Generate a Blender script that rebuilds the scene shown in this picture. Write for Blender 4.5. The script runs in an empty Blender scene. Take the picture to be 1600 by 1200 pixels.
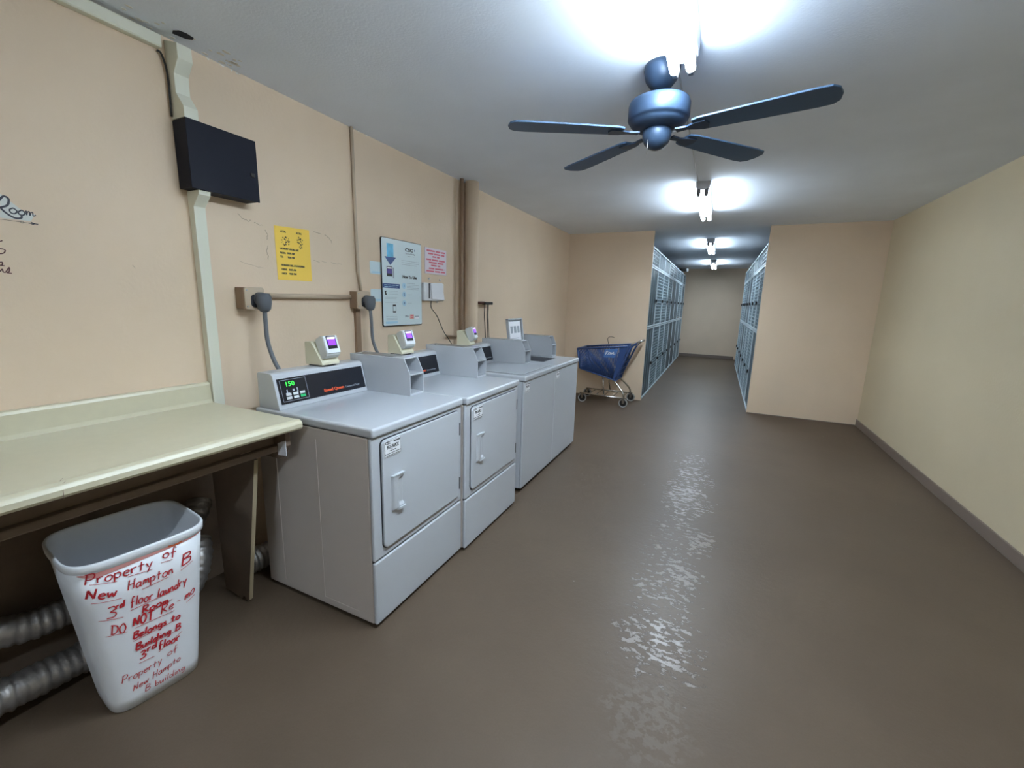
import bpy, bmesh, math, random
from mathutils import Vector, Matrix
S = bpy.context.scene
COL = S.collection
rnd = random.Random(7)
PI = math.pi

# ------------------------------------------------------------------ camera
def make_camera():
    yaw, pit, rol = math.radians(-25.2875), math.radians(10.8782), math.radians(1.5525)
    F = Vector((math.sin(yaw)*math.cos(pit), math.cos(yaw)*math.cos(pit), -math.sin(pit)))
    R = Vector((math.cos(yaw), -math.sin(yaw), 0)); U = R.cross(F)
    R2 = R*math.cos(rol)+U*math.sin(rol); U2 = -R*math.sin(rol)+U*math.cos(rol)
    cam = bpy.data.cameras.new('camera'); o = bpy.data.objects.new('camera', cam); COL.objects.link(o)
    M = Matrix((R2, U2, -F)).transposed().to_4x4(); M.translation = Vector((2.2108, 0, 1.4324))
    o.matrix_world = M
    cam.sensor_width = 36; cam.lens = 36*668.9/1600; cam.clip_start = 0.02; cam.clip_end = 60
    S.camera = o
make_camera()
W = bpy.data.worlds.new('world'); S.world = W; W.use_nodes = True
W.node_tree.nodes['Background'].inputs[0].default_value = (.5, .55, .6, 1)
W.node_tree.nodes['Background'].inputs[1].default_value = 0.02
S.view_settings.view_transform = 'Standard'
S.view_settings.look = 'None'
S.view_settings.gamma = 1
S.view_settings.use_curve_mapping = False
S.view_settings.exposure = 1.38
TUBE_STRENGTH = 29.0
STRIP_WATTS = 11.0
TUBE_COLOR = (.73, .875, 1.0)

# ------------------------------------------------------------------ materials
def mat(name, col, rough=.5, metal=0, emit=None, es=0, spec=.5, bump=0, bscale=200, var=0, vscale=3, coat=0):
    m = bpy.data.materials.new(name); m.use_nodes = True
    nt = m.node_tree; b = nt.nodes['Principled BSDF']
    b.inputs['Base Color'].default_value = (*col, 1)
    b.inputs['Roughness'].default_value = rough
    b.inputs['Metallic'].default_value = metal
    b.inputs['Specular IOR Level'].default_value = spec
    if coat: b.inputs['Coat Weight'].default_value = coat; b.inputs['Coat Roughness'].default_value = .08
    if emit: b.inputs['Emission Color'].default_value = (*emit, 1); b.inputs['Emission Strength'].default_value = es
    tc = None
    if bump or var:
        tc = nt.nodes.new('ShaderNodeTexCoord')
    if bump:
        n = nt.nodes.new('ShaderNodeTexNoise'); n.inputs['Scale'].default_value = bscale; n.inputs['Detail'].default_value = 3
        nt.links.new(tc.outputs['Object'], n.inputs['Vector'])
        bp = nt.nodes.new('ShaderNodeBump'); bp.inputs['Strength'].default_value = bump; bp.inputs['Distance'].default_value = .003
        nt.links.new(n.outputs[0], bp.inputs['Height']); nt.links.new(bp.outputs[0], b.inputs['Normal'])
    if var:
        n = nt.nodes.new('ShaderNodeTexNoise'); n.inputs['Scale'].default_value = vscale; n.inputs['Detail'].default_value = 5
        nt.links.new(tc.outputs['Object'], n.inputs['Vector'])
        r = nt.nodes.new('ShaderNodeValToRGB')
        r.color_ramp.elements[0].position = .3; r.color_ramp.elements[1].position = .7
        r.color_ramp.elements[0].color = tuple(c*(1-var) for c in col)+(1,)
        r.color_ramp.elements[1].color = tuple(min(1, c*(1+var)) for c in col)+(1,)
        nt.links.new(n.outputs[0], r.inputs[0]); nt.links.new(r.outputs[0], b.inputs['Base Color'])
    return m

M = {}
M['wall'] = mat('tan_wall_paint', (.72, .56, .405), .62, bump=.35, bscale=60, var=.035, vscale=1.6)
M['wall_r'] = mat('tan_wall_paint_yellow_lit', (.60, .50, .335), .6, bump=.35, bscale=60, var=.03, vscale=1.4)  # same tan paint, with the yellower light put into the colour
M['ceil'] = mat('ceiling_paint', (.82, .88, .97), .8, bump=.25, bscale=90, var=.03, vscale=2)
M['base'] = mat('brown_baseboard_paint', (.2, .15, .12), .45)
M['white'] = mat('white_enamel', (.48, .50, .53), .22, spec=.5, coat=.3)
M['whitew'] = mat('white_side_floor_bounce', (.50, .44, .395), .38)  # white enamel with the brown floor's warm reflection put into the colour
M['plastic'] = mat('white_plastic', (.8, .81, .83), .35)
M['gasket'] = mat('dark_gasket', (.02, .02, .025), .6)
M['blackp'] = mat('black_panel_plastic', (.012, .013, .02), .25)
M['black'] = mat('black_powder_coat', (.006, .007, .016), .6, spec=.25)
M['cream'] = mat('cream_laminate', (.60, .55, .395), .3, var=.02, vscale=30)
M['creamr'] = mat('cream_raceway', (.70, .69, .57), .45)
M['brownwood'] = mat('brown_painted_wood', (.17, .12, .085), .55, var=.1, vscale=8, bump=.2, bscale=40)
M['edgewood'] = mat('pale_wood_edge', (.42, .35, .23), .7)
M['bin'] = mat('white_bin_plastic', (.84, .86, .90), .35)
M['red'] = mat('red_marker', (.55, .02, .03), .5)
M['redsmear'] = mat('red_marker_smear', (.72, .33, .31), .5)
M['orangesmear'] = mat('orange_smear', (.6, .13, .05), .5)
M['foil'] = mat('aluminium_foil_duct', (.34, .32, .31), .42, metal=.75, bump=1, bscale=45)
M['yellow'] = mat('yellow_paper', (.93, .62, .10), .7)
M['ink'] = mat('black_ink', (.03, .03, .03), .6)
M['greyink'] = mat('grey_ink', (.33, .36, .4), .6)
M['signw'] = mat('sign_white', (.66, .76, .78), .4)
M['sky'] = mat('sign_sky_blue', (.08, .45, .78), .4)
M['navy'] = mat('sign_navy', (.02, .06, .22), .4)
M['paleblue'] = mat('sign_pale_blue', (.45, .68, .8), .4)
M['pinkp'] = mat('pinkish_paper', (.78, .68, .74), .6)
M['redink'] = mat('red_ink', (.72, .16, .22), .6)
M['cardp'] = mat('pale_card_paper', (.62, .74, .78), .4)
M['tanplate'] = mat('tan_painted_box', (.5, .39, .28), .5)
M['tandark'] = mat('brown_box_paint', (.26, .165, .1), .5)
M['plug'] = mat('grey_rubber', (.10, .11, .125), .5)
M['cord'] = mat('grey_cord', (.13, .14, .155), .45)
M['blk'] = mat('black_rubber', (.015, .013, .012), .5)
M['readerw'] = mat('reader_grey_plastic', (.55, .56, .53), .4)
M['readerc'] = mat('reader_cream_plastic', (.66, .62, .46), .45)
M['readerf'] = mat('reader_light_face', (.72, .75, .78), .35)
M['purple'] = mat('purple_display', (.05, .01, .3), .3, emit=(.17, .03, .95), es=.9)
M['dispw'] = mat('white_display', (.6, .6, .7), .3, emit=(.75, .7, .95), es=.8)
M['green'] = mat('green_led', (.0, .3, .02), .3, emit=(.06, 1, .1), es=.55)
M['btn'] = mat('white_button', (.6, .62, .62), .4)
M['btng'] = mat('green_button', (.02, .4, .12), .4)
M['orange'] = mat('orange_lettering', (.75, .1, .03), .4)
M['fan'] = mat('slate_blue_metal', (.032, .058, .105), .45, metal=.2)
M['blade'] = mat('slate_blade_flare_tint', (.06, .115, .21), .5)  # lens flare put in as a lighter, bluer blade colour
M['fixt'] = mat('fixture_white_metal', (.5, .52, .56), .45)
M['socket'] = mat('grey_lamp_holder', (.16, .16, .17), .5)
M['tube'] = mat('fluorescent_tube', (.9, .9, .9), .3, emit=TUBE_COLOR, es=TUBE_STRENGTH)
M['galv'] = mat('galvanised_frame', (.66, .74, .78), .4, metal=.3)
M['lockp'] = mat('blue_grey_locker_panel', (.055, .085, .105), .42, metal=.3, var=.15, vscale=4)
M['lockm'] = mat('locker_wire_mesh', (.33, .42, .46), .4, metal=.4)
M['dark'] = mat('dark_interior', (.02, .022, .03), .8)
M['cartb'] = mat('blue_cart_plastic', (.035, .075, .21), .38)
M['cartl'] = mat('light_blue_cart_panel', (.08, .19, .46), .35)
M['chrome'] = mat('chrome', (.55, .53, .5), .22, metal=1)
M['rubber'] = mat('grey_wheel_rubber', (.3, .29, .28), .6)
M['steel'] = mat('dull_steel', (.4, .4, .4), .35, metal=.9)
M['chip'] = mat('bare_plaster_chip', (.75, .73, .68), .8)
M['scuff'] = mat('dark_scuff', (.27, .20, .15), .8)
M['decal'] = mat('black_vinyl', (.015, .015, .03), .45)
M['decalw'] = mat('clear_white_vinyl', (.62, .62, .58), .4)
M['whitebrt'] = mat('bright_white_card', (.85, .85, .88), .5)

def floor_mat():
    m = bpy.data.materials.new('brown_painted_concrete'); m.use_nodes = True
    nt = m.node_tree; N = nt.nodes; L = nt.links; b = N['Principled BSDF']
    tc = N.new('ShaderNodeTexCoord')
    def noise(scale, det=4, rough=.55, vec=None):
        n = N.new('ShaderNodeTexNoise'); n.inputs['Scale'].default_value = scale
        n.inputs['Detail'].default_value = det; n.inputs['Roughness'].default_value = rough
        L.new(vec or tc.outputs['Object'], n.inputs['Vector']); return n.outputs[0]
    def math_(op, a, c=None, v=0.):
        n = N.new('ShaderNodeMath'); n.operation = op
        for i, q in enumerate((a, c)):
            if q is None: n.inputs[i].default_value = v
            elif isinstance(q, (int, float)): n.inputs[i].default_value = q
            else: L.new(q, n.inputs[i])
        return n.outputs[0]
    def mrange(v, a, c, d=0, e=1):
        n = N.new('ShaderNodeMapRange'); n.interpolation_type = 'SMOOTHSTEP'
        for i, q in enumerate((v, a, c, d, e)):
            if isinstance(q, (int, float)): n.inputs[i].default_value = q
            else: L.new(q, n.inputs[i])
        return n.outputs[0]
    sx = N.new('ShaderNodeSeparateXYZ'); L.new(tc.outputs['Object'], sx.inputs[0])
    X, Y = sx.outputs[0], sx.outputs[1]
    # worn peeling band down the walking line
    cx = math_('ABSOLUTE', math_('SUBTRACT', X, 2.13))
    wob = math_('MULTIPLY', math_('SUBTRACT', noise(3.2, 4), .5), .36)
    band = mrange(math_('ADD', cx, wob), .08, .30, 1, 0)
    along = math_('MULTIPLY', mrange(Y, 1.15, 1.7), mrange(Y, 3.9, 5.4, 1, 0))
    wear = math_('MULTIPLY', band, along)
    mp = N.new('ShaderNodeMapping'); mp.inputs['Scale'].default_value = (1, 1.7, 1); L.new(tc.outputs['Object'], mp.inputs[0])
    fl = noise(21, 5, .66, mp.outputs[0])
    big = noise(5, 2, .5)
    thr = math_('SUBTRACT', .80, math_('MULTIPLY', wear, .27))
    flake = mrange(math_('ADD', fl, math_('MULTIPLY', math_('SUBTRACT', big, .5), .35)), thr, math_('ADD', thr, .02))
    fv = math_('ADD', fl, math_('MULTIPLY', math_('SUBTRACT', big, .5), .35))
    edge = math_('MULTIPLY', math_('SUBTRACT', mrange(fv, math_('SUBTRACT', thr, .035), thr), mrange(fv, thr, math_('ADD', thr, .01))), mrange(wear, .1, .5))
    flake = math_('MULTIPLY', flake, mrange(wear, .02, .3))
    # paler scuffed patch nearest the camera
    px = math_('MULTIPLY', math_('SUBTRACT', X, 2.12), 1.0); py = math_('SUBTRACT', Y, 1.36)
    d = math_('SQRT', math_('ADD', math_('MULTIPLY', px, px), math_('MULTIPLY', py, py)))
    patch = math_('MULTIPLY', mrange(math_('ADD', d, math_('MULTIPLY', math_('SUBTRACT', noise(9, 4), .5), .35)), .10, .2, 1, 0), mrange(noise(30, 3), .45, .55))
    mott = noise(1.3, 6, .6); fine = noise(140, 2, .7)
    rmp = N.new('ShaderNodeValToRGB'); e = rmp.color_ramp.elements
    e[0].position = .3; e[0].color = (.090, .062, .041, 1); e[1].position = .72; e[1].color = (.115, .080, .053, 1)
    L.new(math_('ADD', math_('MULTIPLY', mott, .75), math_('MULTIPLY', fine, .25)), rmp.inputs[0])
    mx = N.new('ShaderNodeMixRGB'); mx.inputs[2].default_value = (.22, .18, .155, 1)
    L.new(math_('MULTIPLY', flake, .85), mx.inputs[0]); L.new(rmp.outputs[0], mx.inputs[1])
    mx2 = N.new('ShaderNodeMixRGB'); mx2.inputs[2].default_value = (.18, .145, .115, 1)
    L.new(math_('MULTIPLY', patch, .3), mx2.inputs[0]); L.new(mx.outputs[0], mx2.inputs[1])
    # sparse pale specks
    sp = N.new('ShaderNodeTexVoronoi'); sp.inputs['Scale'].default_value = 5; L.new(tc.outputs['Object'], sp.inputs['Vector'])
    mx3 = N.new('ShaderNodeMixRGB'); mx3.inputs[2].default_value = (.4, .38, .36, 1)
    L.new(mrange(sp.outputs['Distance'], .012, .02, .7, 0), mx3.inputs[0]); L.new(mx2.outputs[0], mx3.inputs[1])
    mx4 = N.new('ShaderNodeMixRGB'); mx4.inputs[2].default_value = (.045, .036, .030, 1)
    L.new(math_('MULTIPLY', edge, .7), mx4.inputs[0]); L.new(mx3.outputs[0], mx4.inputs[1])
    L.new(mx4.outputs[0], b.inputs['Base Color'])
    worn = mrange(math_('ADD', cx, math_('MULTIPLY', wob, .6)), .2, .75, 0, 1)
    rg = math_('ADD', math_('MULTIPLY', worn, .10), .42)
    rg = math_('SUBTRACT', rg, math_('MULTIPLY', flake, .14))
    L.new(rg, b.inputs['Roughness']); b.inputs['Specular IOR Level'].default_value = .33
    bp = N.new('ShaderNodeBump'); bp.inputs['Strength'].default_value = .5; bp.inputs['Distance'].default_value = .004
    h = math_('ADD', math_('MULTIPLY', noise(38, 4, .6), .6), math_('MULTIPLY', flake, -.5))
    h = math_('ADD', h, math_('MULTIPLY', noise(150, 2), .15))
    L.new(h, bp.inputs['Height']); L.new(bp.outputs[0], b.inputs['Normal'])
    return m
M['floor'] = floor_mat()

# ------------------------------------------------------------------ helpers
def thing(name, label, cat, loc=(0, 0, 0), rotz=0, group=None):
    o = bpy.data.objects.new(name, None); COL.objects.link(o); o.empty_display_size = .1
    o.location = loc; o.rotation_euler = (0, 0, rotz); o['label'] = label; o['category'] = cat
    if group: o['group'] = group
    return o
def tag(o, label, cat, group=None):
    o['label'] = label; o['category'] = cat
    if group: o['group'] = group
    return o
class MB:
    def __init__(s): s.v = []; s.f = []; s.sm = []
    def add(s, vs, fs, smooth=False):
        n = len(s.v); s.v += [tuple(v) for v in vs]
        for f in fs: s.f.append([i+n for i in f]); s.sm.append(smooth)
        return s
    def box(s, x0, x1, y0, y1, z0, z1):
        v = [(x, y, z) for x in (x0, x1) for y in (y0, y1) for z in (z0, z1)]
        return s.add(v, [(0, 1, 3, 2), (4, 6, 7, 5), (0, 4, 5, 1), (2, 3, 7, 6), (0, 2, 6, 4), (1, 5, 7, 3)])
    def prism_y(s, prof, y0, y1):            # prof = (x,z) outline
        n = len(prof); v = [(x, y0, z) for x, z in prof]+[(x, y1, z) for x, z in prof]
        f = [tuple(range(n))[::-1], tuple(range(n, 2*n))]+[(i, (i+1) % n, n+(i+1) % n, n+i) for i in range(n)]
        return s.add(v, f)
    def prism_x(s, prof, x0, x1):            # prof = (y,z)
        n = len(prof); v = [(x0, y, z) for y, z in prof]+[(x1, y, z) for y, z in prof]
        f = [tuple(range(n))[::-1], tuple(range(n, 2*n))]+[(i, (i+1) % n, n+(i+1) % n, n+i) for i in range(n)]
        return s.add(v, f)
    def prism_z(s, prof, z0, z1):
        n = len(prof); v = [(x, y, z0) for x, y in prof]+[(x, y, z1) for x, y in prof]
        f = [tuple(range(n))[::-1], tuple(range(n, 2*n))]+[(i, (i+1) % n, n+(i+1) % n, n+i) for i in range(n)]
        return s.add(v, f)
    def tube(s, pts, r, n=10, caps=True, rs=None):
        pts = [Vector(p) for p in pts]; N = len(pts); vs = []; up = None
        for i, p in enumerate(pts):
            t = (pts[min(i+1, N-1)]-pts[max(i-1, 0)]).normalized()
            if up is None:
                up = Vector((0, 0, 1)) if abs(t.z) < .9 else Vector((1, 0, 0))
            a = t.cross(up).normalized(); up = a.cross(t).normalized()
            rr = rs[i] if rs else r
            for k in range(n):
                q = 2*PI*k/n; vs.append(p+a*math.cos(q)*rr+up*math.sin(q)*rr)
        fs = [(i*n+k, i*n+(k+1) % n, (i+1)*n+(k+1) % n, (i+1)*n+k) for i in range(N-1) for k in range(n)]
        s.add(vs, fs, True)
        if caps: 
            m = len(s.v)-len(vs); s.f.append([m+k for k in range(n)][::-1]); s.sm.append(False)
            s.f.append([m+(N-1)*n+k for k in range(n)]); s.sm.append(False)
        return s
    def lathe(s, prof, c=(0, 0, 0), n=32):   # prof=(r,z)
        vs = [(c[0]+r*math.cos(2*PI*k/n), c[1]+r*math.sin(2*PI*k/n), c[2]+z) for r, z in prof for k in range(n)]
        fs = [(i*n+k, i*n+(k+1) % n, (i+1)*n+(k+1) % n, (i+1)*n+k) for i in range(len(prof)-1) for k in range(n)]
        return s.add(vs, fs, True)
    def strip(s, pts, w, fmap):              # a flat ribbon along 2D pts mapped by fmap(u,v)
        P = [Vector((p[0], p[1])) for p in pts]; out = []
        for i, p in enumerate(P):
            t = P[min(i+1, len(P)-1)]-P[max(i-1, 0)]
            t = t.normalized() if t.length > 1e-9 else Vector((1, 0))
            nn = Vector((-t.y, t.x))*w/2
            out += [fmap(*(p+nn)), fmap(*(p-nn))]
        return s.add(out, [(2*i, 2*i+1, 2*i+3, 2*i+2) for i in range(len(P)-1)])
    def build(s, name, m, parent=None, loc=None, bevel=0, seg=2, smooth=False):
        me = bpy.data.meshes.new(name); me.from_pydata(s.v, [], s.f)
        for p, sm in zip(me.polygons, s.sm): p.use_smooth = sm or smooth
        bm = bmesh.new(); bm.from_mesh(me); bmesh.ops.recalc_face_normals(bm, faces=bm.faces); bm.to_mesh(me); bm.free()
        me.materials.append(M[m] if isinstance(m, str) else m)
        o = bpy.data.objects.new(name, me); COL.objects.link(o)
        if parent: o.parent = parent
        if loc: o.location = loc
        if bevel:
            b = o.modifiers.new('bevel', 'BEVEL'); b.width = bevel; b.segments = seg; b.limit_method = 'ANGLE'; b.angle_limit = math.radians(40)
            b.harden_normals = False
        return o
def struct(name, mb, m, **k):
    o = mb.build(name, m, **k); o['kind'] = 'structure'; return o
def rrect(y0, y1, z0, z1, r, n=6, tl=None):
    P = []
    for cy, cz, a0 in ((y1-r, z1-r, 0), (y0+r, z1-r, PI/2), (y0+r, z0+r, PI), (y1-r, z0+r, 1.5*PI)):
        for i in range(n+1):
            a = a0+PI/2*i/n; P.append((cy+r*math.cos(a), cz+r*math.sin(a)))
    return P
def smooth_pts(P, k=4):
    if len(P) < 3: return [Vector(p) for p in P]
    P = [Vector(p) for p in P]; out = []
    for i in range(len(P)-1):
        p0 = P[max(i-1, 0)]; p1 = P[i]; p2 = P[i+1]; p3 = P[min(i+2, len(P)-1)]
        for j in range(k):
            t = j/k; t2 = t*t; t3 = t2*t
            out.append(.5*((2*p1)+(-p0+p2)*t+(2*p0-5*p1+4*p2-p3)*t2+(-p0+3*p1-3*p2+p3)*t3))
    out.append(P[-1]); return out
def curve_pts(P, k=6): return [tuple(v) for v in smooth_pts(P, k)]
def text(s, size, loc, m, parent, name='lettering', right=(0, 1, 0), up=(0, 0, 1), width=None, bold=0, align='LEFT', th=.0004, shear=0):
    cu = bpy.data.curves.new('t', 'FONT'); cu.body = s; cu.size = size; cu.extrude = th; cu.offset = bold; cu.align_x = align; cu.shear = shear
    cu.resolution_u = 3
    o = bpy.data.objects.new('t', cu); COL.objects.link(o)
    dg = bpy.context.evaluated_depsgraph_get(); me = bpy.data.meshes.new_from_object(o.evaluated_get(dg))
    bpy.data.objects.remove(o); bpy.data.curves.remove(cu)
    r = Vector(right).normalized(); u = Vector(up).normalized(); n = r.cross(u)
    xs = [v.co.x for v in me.vertices] or [0, 1]
    k = width/(max(xs)-min(xs)) if width else 1
    for v in me.vertices:
        v.co = Vector(loc)+r*(v.co.x*k)+u*v.co.y+n*v.co.z
    me.materials.clear(); me.materials.append(M[m])
    q = bpy.data.objects.new(name, me); COL.objects.link(q)
    if parent: q.parent = parent
    return q
def join_into(name, objs, parent):           # merges flat lettering meshes that share a material into one part
    bm = bmesh.new()
    for o in objs: bm.from_mesh(o.data)
    me = bpy.data.meshes.new(name); bm.to_mesh(me); bm.free(); me.materials.append(objs[0].data.materials[0])
    for o in objs: bpy.data.objects.remove(o)
    q = bpy.data.objects.new(name, me); COL.objects.link(q); q.parent = parent; return q
def bars(mb, y0, y1, z, h, x, seed, gap=.25, jit=.0):    # illegible print: word-length dashes
    r = random.Random(seed); y = y0
    while y < y1:
        w = min(r.uniform(2.2, 6)*h, y1-y)
        mb.box(x, x+.0006, y, y+w, z, z+h*.62); y += w+h*.7
    return mb

# ------------------------------------------------------------------ room
H = 2.48; XR = 3.93; YP = 6.64; XA = 1.26; XB = 2.693; YE = 13.5; YB = -5.0; T = .1
struct('floor', MB().box(-T, XR+T, YB-T, YE+T, -.1, 0), 'floor')
struct('ceiling', MB().box(-T, XR+T, YB-T, YE+T, H, H+.1), 'ceil')
wl = struct('wall_left', MB().box(-T, 0, YB-T, YE+T, 0, H), 'wall')
struct('wall_right', MB().box(XR, XR+T, YB-T, YE+T, 0, H), 'wall_r')
struct('wall_back', MB().box(0, XR, YB-T, YB, 0, H), 'wall')
struct('wall_far', MB().box(0, XR, YE, YE+T, 0, H), 'wall')
struct('wall_partition_left', MB().box(0, XA, YP, YP+.04, 0, H), 'wall')
struct('wall_partition_right', MB().box(XB, XR, YP, YP+.04, 0, H), 'wall')
struct('baseboard_right', MB().box(XR-.014, XR, YB, YP, 0, .085), 'base', bevel=.004)
struct('baseboard_far', MB().box(XA, XB, YE-.014, YE, 0, .085), 'base', bevel=.004)
struct('baseboard_partition', MB().box(XB, XR-.016, YP-.006, YP, 0, .012), 'base')
sf = MB()
fm = lambda u, v: (.0012, u, v)
for P in ([(1.436, 1.828), (1.46, 1.808), (1.485, 1.80), (1.50, 1.806)], [(1.52, 1.8), (1.545, 1.79), (1.56, 1.793)],
          [(1.424, 1.597), (1.46, 1.585), (1.5, 1.58), (1.548, 1.573)], [(1.879, 1.807), (1.93, 1.80)], [(1.96, 1.80), (1.994, 1.786), (2.01, 1.76)],
          [(1.867, 1.642), (1.91, 1.635)], [(1.93, 1.643), (1.97, 1.64)], [(2.0, 1.645), (2.04, 1.637), (2.085, 1.640)], [(1.575, 1.77), (1.585, 1.745), (1.58, 1.72)],
          [(1.58, 1.69), (1.575, 1.65), (1.582, 1.62)], [(.97, 1.54), (.98, 1.525)]):
    P = [(p[0]+rnd.uniform(-.004, .004), p[1]+rnd.uniform(-.003, .003)) for p in curve_pts([(a, b, 0) for a, b in P], 5) for p in [p]]
    sf.strip(P, rnd.uniform(.001, .0028), fm)
q = sf.build('wall_scuff', 'scuff', wl); q['kind'] = 'stuff'
ch = MB()
for y0, y1, n in ((1.0, 1.16, 6), (1.3, 1.5, 10), (2.17, 2.35, 4), (3.0, 3.3, 2)):
    for k in range(n):
        y = rnd.uniform(y0, y1); w = rnd.uniform(.006, .02); h = rnd.uniform(.004, .012)
        ch.add([(.0012, y, H-.001), (.0012, y+w, H-.002), (.0012, y+w*.7, H-h), (.0012, y+w*.2, H-h*.8)], [(0, 1, 2, 3)])
q = ch.build('plaster_chip', 'chip', wl); q['kind'] = 'stuff'

ceil_o = bpy.data.objects['ceiling']
MB().prism_z([(.06, 1.19), (.085, 1.18), (.108, 1.19), (.115, 1.215), (.108, 1.245), (.09, 1.25), (.07, 1.235)], H-.0015, H).build('ceiling_hole', 'dark', ceil_o)
mb = MB()
for k in range(26):
    x = rnd.uniform(.004, .13); y = rnd.uniform(1.02, 1.46); a = rnd.uniform(.004, .012)
    mb.prism_z([(x+a*math.cos(b*PI/3+k), y+1.6*a*math.sin(b*PI/3+k)) for b in range(5)], H-.0012, H)
q = mb.build('ceiling_chip', 'chip', ceil_o); q['kind'] = 'stuff'

# ------------------------------------------------------------------ fluorescent fixtures
def fixture(y0, label, y1=None, power=1.0):
    xc = 1.972; y1 = y1 or y0+1.22
    t = thing('fluorescent_light', label, 'ceiling light', (xc, (y0+y1)/2, H), group=None)
    L = (y1-y0)/2
    MB().prism_y([(-.058, 0), (.058, 0), (.052, -.05), (.02, -.066), (-.02, -.066), (-.052, -.05)], -L, L).build('housing', 'fixt', t)
    tm = M['tube'] if power == 1 else mat('dimmed_fluorescent_tube', (.9, .9, .9), .3, emit=TUBE_COLOR, es=TUBE_STRENGTH*power)  # emission turned down where a fixture should shine dimmer
    for s in (-1, 1):
        MB().tube([(s*.031, -L+.03, -.1), (s*.031, L-.03, -.1)], .019, 16).build('tube', tm, t)
        for e in (-1, 1):
            hb = MB().prism_y([(s*.031-.014, -.05), (s*.031+.014, -.05), (s*.031+.016, -.1), (s*.031+.009, -.118), (s*.031-.009, -.118), (s*.031-.016, -.1)],
                              e*(L-.03), e*(L-.002))
            hb.build('lamp_holder', 'socket', t)
    # added strip lamp between the tubes, lights downward to weaken the ceiling halo
    la = bpy.data.lights.new('added_down_light', 'AREA'); la.shape = 'RECTANGLE'; la.size = .022; la.size_y = 1.14; la.energy = STRIP_WATTS*power; la.color = TUBE_COLOR
    lo = bpy.data.objects.new('added_down_light', la); COL.objects.link(lo); lo.parent = t; lo.location = (0, 0, -.1)
    return t
fixture(.86, 'twin-tube fluorescent light in front of the ceiling fan, cut by top edge', 2.08)
fixture(4.2, 'twin-tube fluorescent light on the ceiling just beyond the fan', power=.85)
fixture(7.6, 'twin-tube fluorescent light over the mouth of the locker corridor', power=.55)
fixture(10.95, 'small-looking farthest twin-tube fluorescent light near the corridor end wall', power=.55)
fixture(-3.0, 'added unseen twin-tube fluorescent light on the ceiling behind the viewer')  # added out of view to brighten the dryer side and near ceiling
w = MB().tube([(1.93, 2.09, H-.003), (1.931, 4.19, H-.003)], .0035, 6).build('ceiling_wire', 'fixt')
tag(w, 'thin painted wire along the ceiling linking the near light to the next', 'wire')

# ------------------------------------------------------------------ ceiling fan
fan = thing('ceiling_fan', 'dark slate blue ceiling fan with spread blades hanging mid-room', 'fan', (1.868, 2.2, H))
MB().lathe([(0, 0), (.075, 0), (.078, -.02), (.068, -.06), (.045, -.09), (.022, -.10), (0, -.10)]).build('canopy', 'fan', fan)
MB().tube([(0, 0, -.09), (0, 0, -.15)], .013, 12).build('downrod', 'fan', fan)
MB().lathe([(0, -.135), (.03, -.135), (.1, -.14), (.128, -.15), (.134, -.165), (.134, -.218), (.128, -.228), (.122, -.23), (.12, -.24), (.1, -.255), (.06, -.265), (0, -.265)], n=48).build('motor_housing', 'fan', fan)
MB().lathe([(0, -.26), (.060, -.262), (.064, -.275), (.063, -.295), (.054, -.32), (.036, -.338), (.016, -.346), (0, -.348)]).build('switch_housing', 'fan', fan)
MB().tube([(-.03, -.05, -.315), (-.03, -.05, -.375)], .0012, 5).build('pull_chain', 'steel', fan)
bp_ = [(.16, -.045), (.19, -.055), (.40, -.066), (.60, -.072), (.65, -.068), (.672, -.045), (.68, 0), (.672, .045), (.65, .068), (.60, .072), (.40, .066), (.19, .055), (.16, .045)]
for a in (-12, 51, 143, 208):
    r = math.radians(a); c, s_ = math.cos(r), math.sin(r); pt = math.radians(-5)
    def tr(x, y, z, c=c, s_=s_):
        y2 = y*math.cos(pt)-z*math.sin(pt); z2 = y*math.sin(pt)+z*math.cos(pt)
        return (x*c-y2*s_, x*s_+y2*c, z2-.272)
    n = len(bp_)
    vs = [tr(x, y, .004) for x, y in bp_]+[tr(x, y, -.004) for x, y in bp_]
    MB().add(vs, [tuple(range(n)), tuple(range(n, 2*n))[::-1]]+[(i, (i+1) % n, n+(i+1) % n, n+i) for i in range(n)]).build('blade', 'blade', fan, bevel=.002)
    ar = [(.085, -.018), (.13, -.012), (.17, -.03), (.215, -.036), (.225, 0), (.215, .036), (.17, .03), (.13, .012), (.085, .018)]
    n = len(ar)
    vs = [tr(x, y, -.004) for x, y in ar]+[tr(x, y, -.011) for x, y in ar]
    MB().add(vs, [tuple(range(n)), tuple(range(n, 2*n))[::-1]]+[(i, (i+1) % n, n+(i+1) % n, n+i) for i in range(n)]).build('blade_iron', 'fan', fan)

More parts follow.
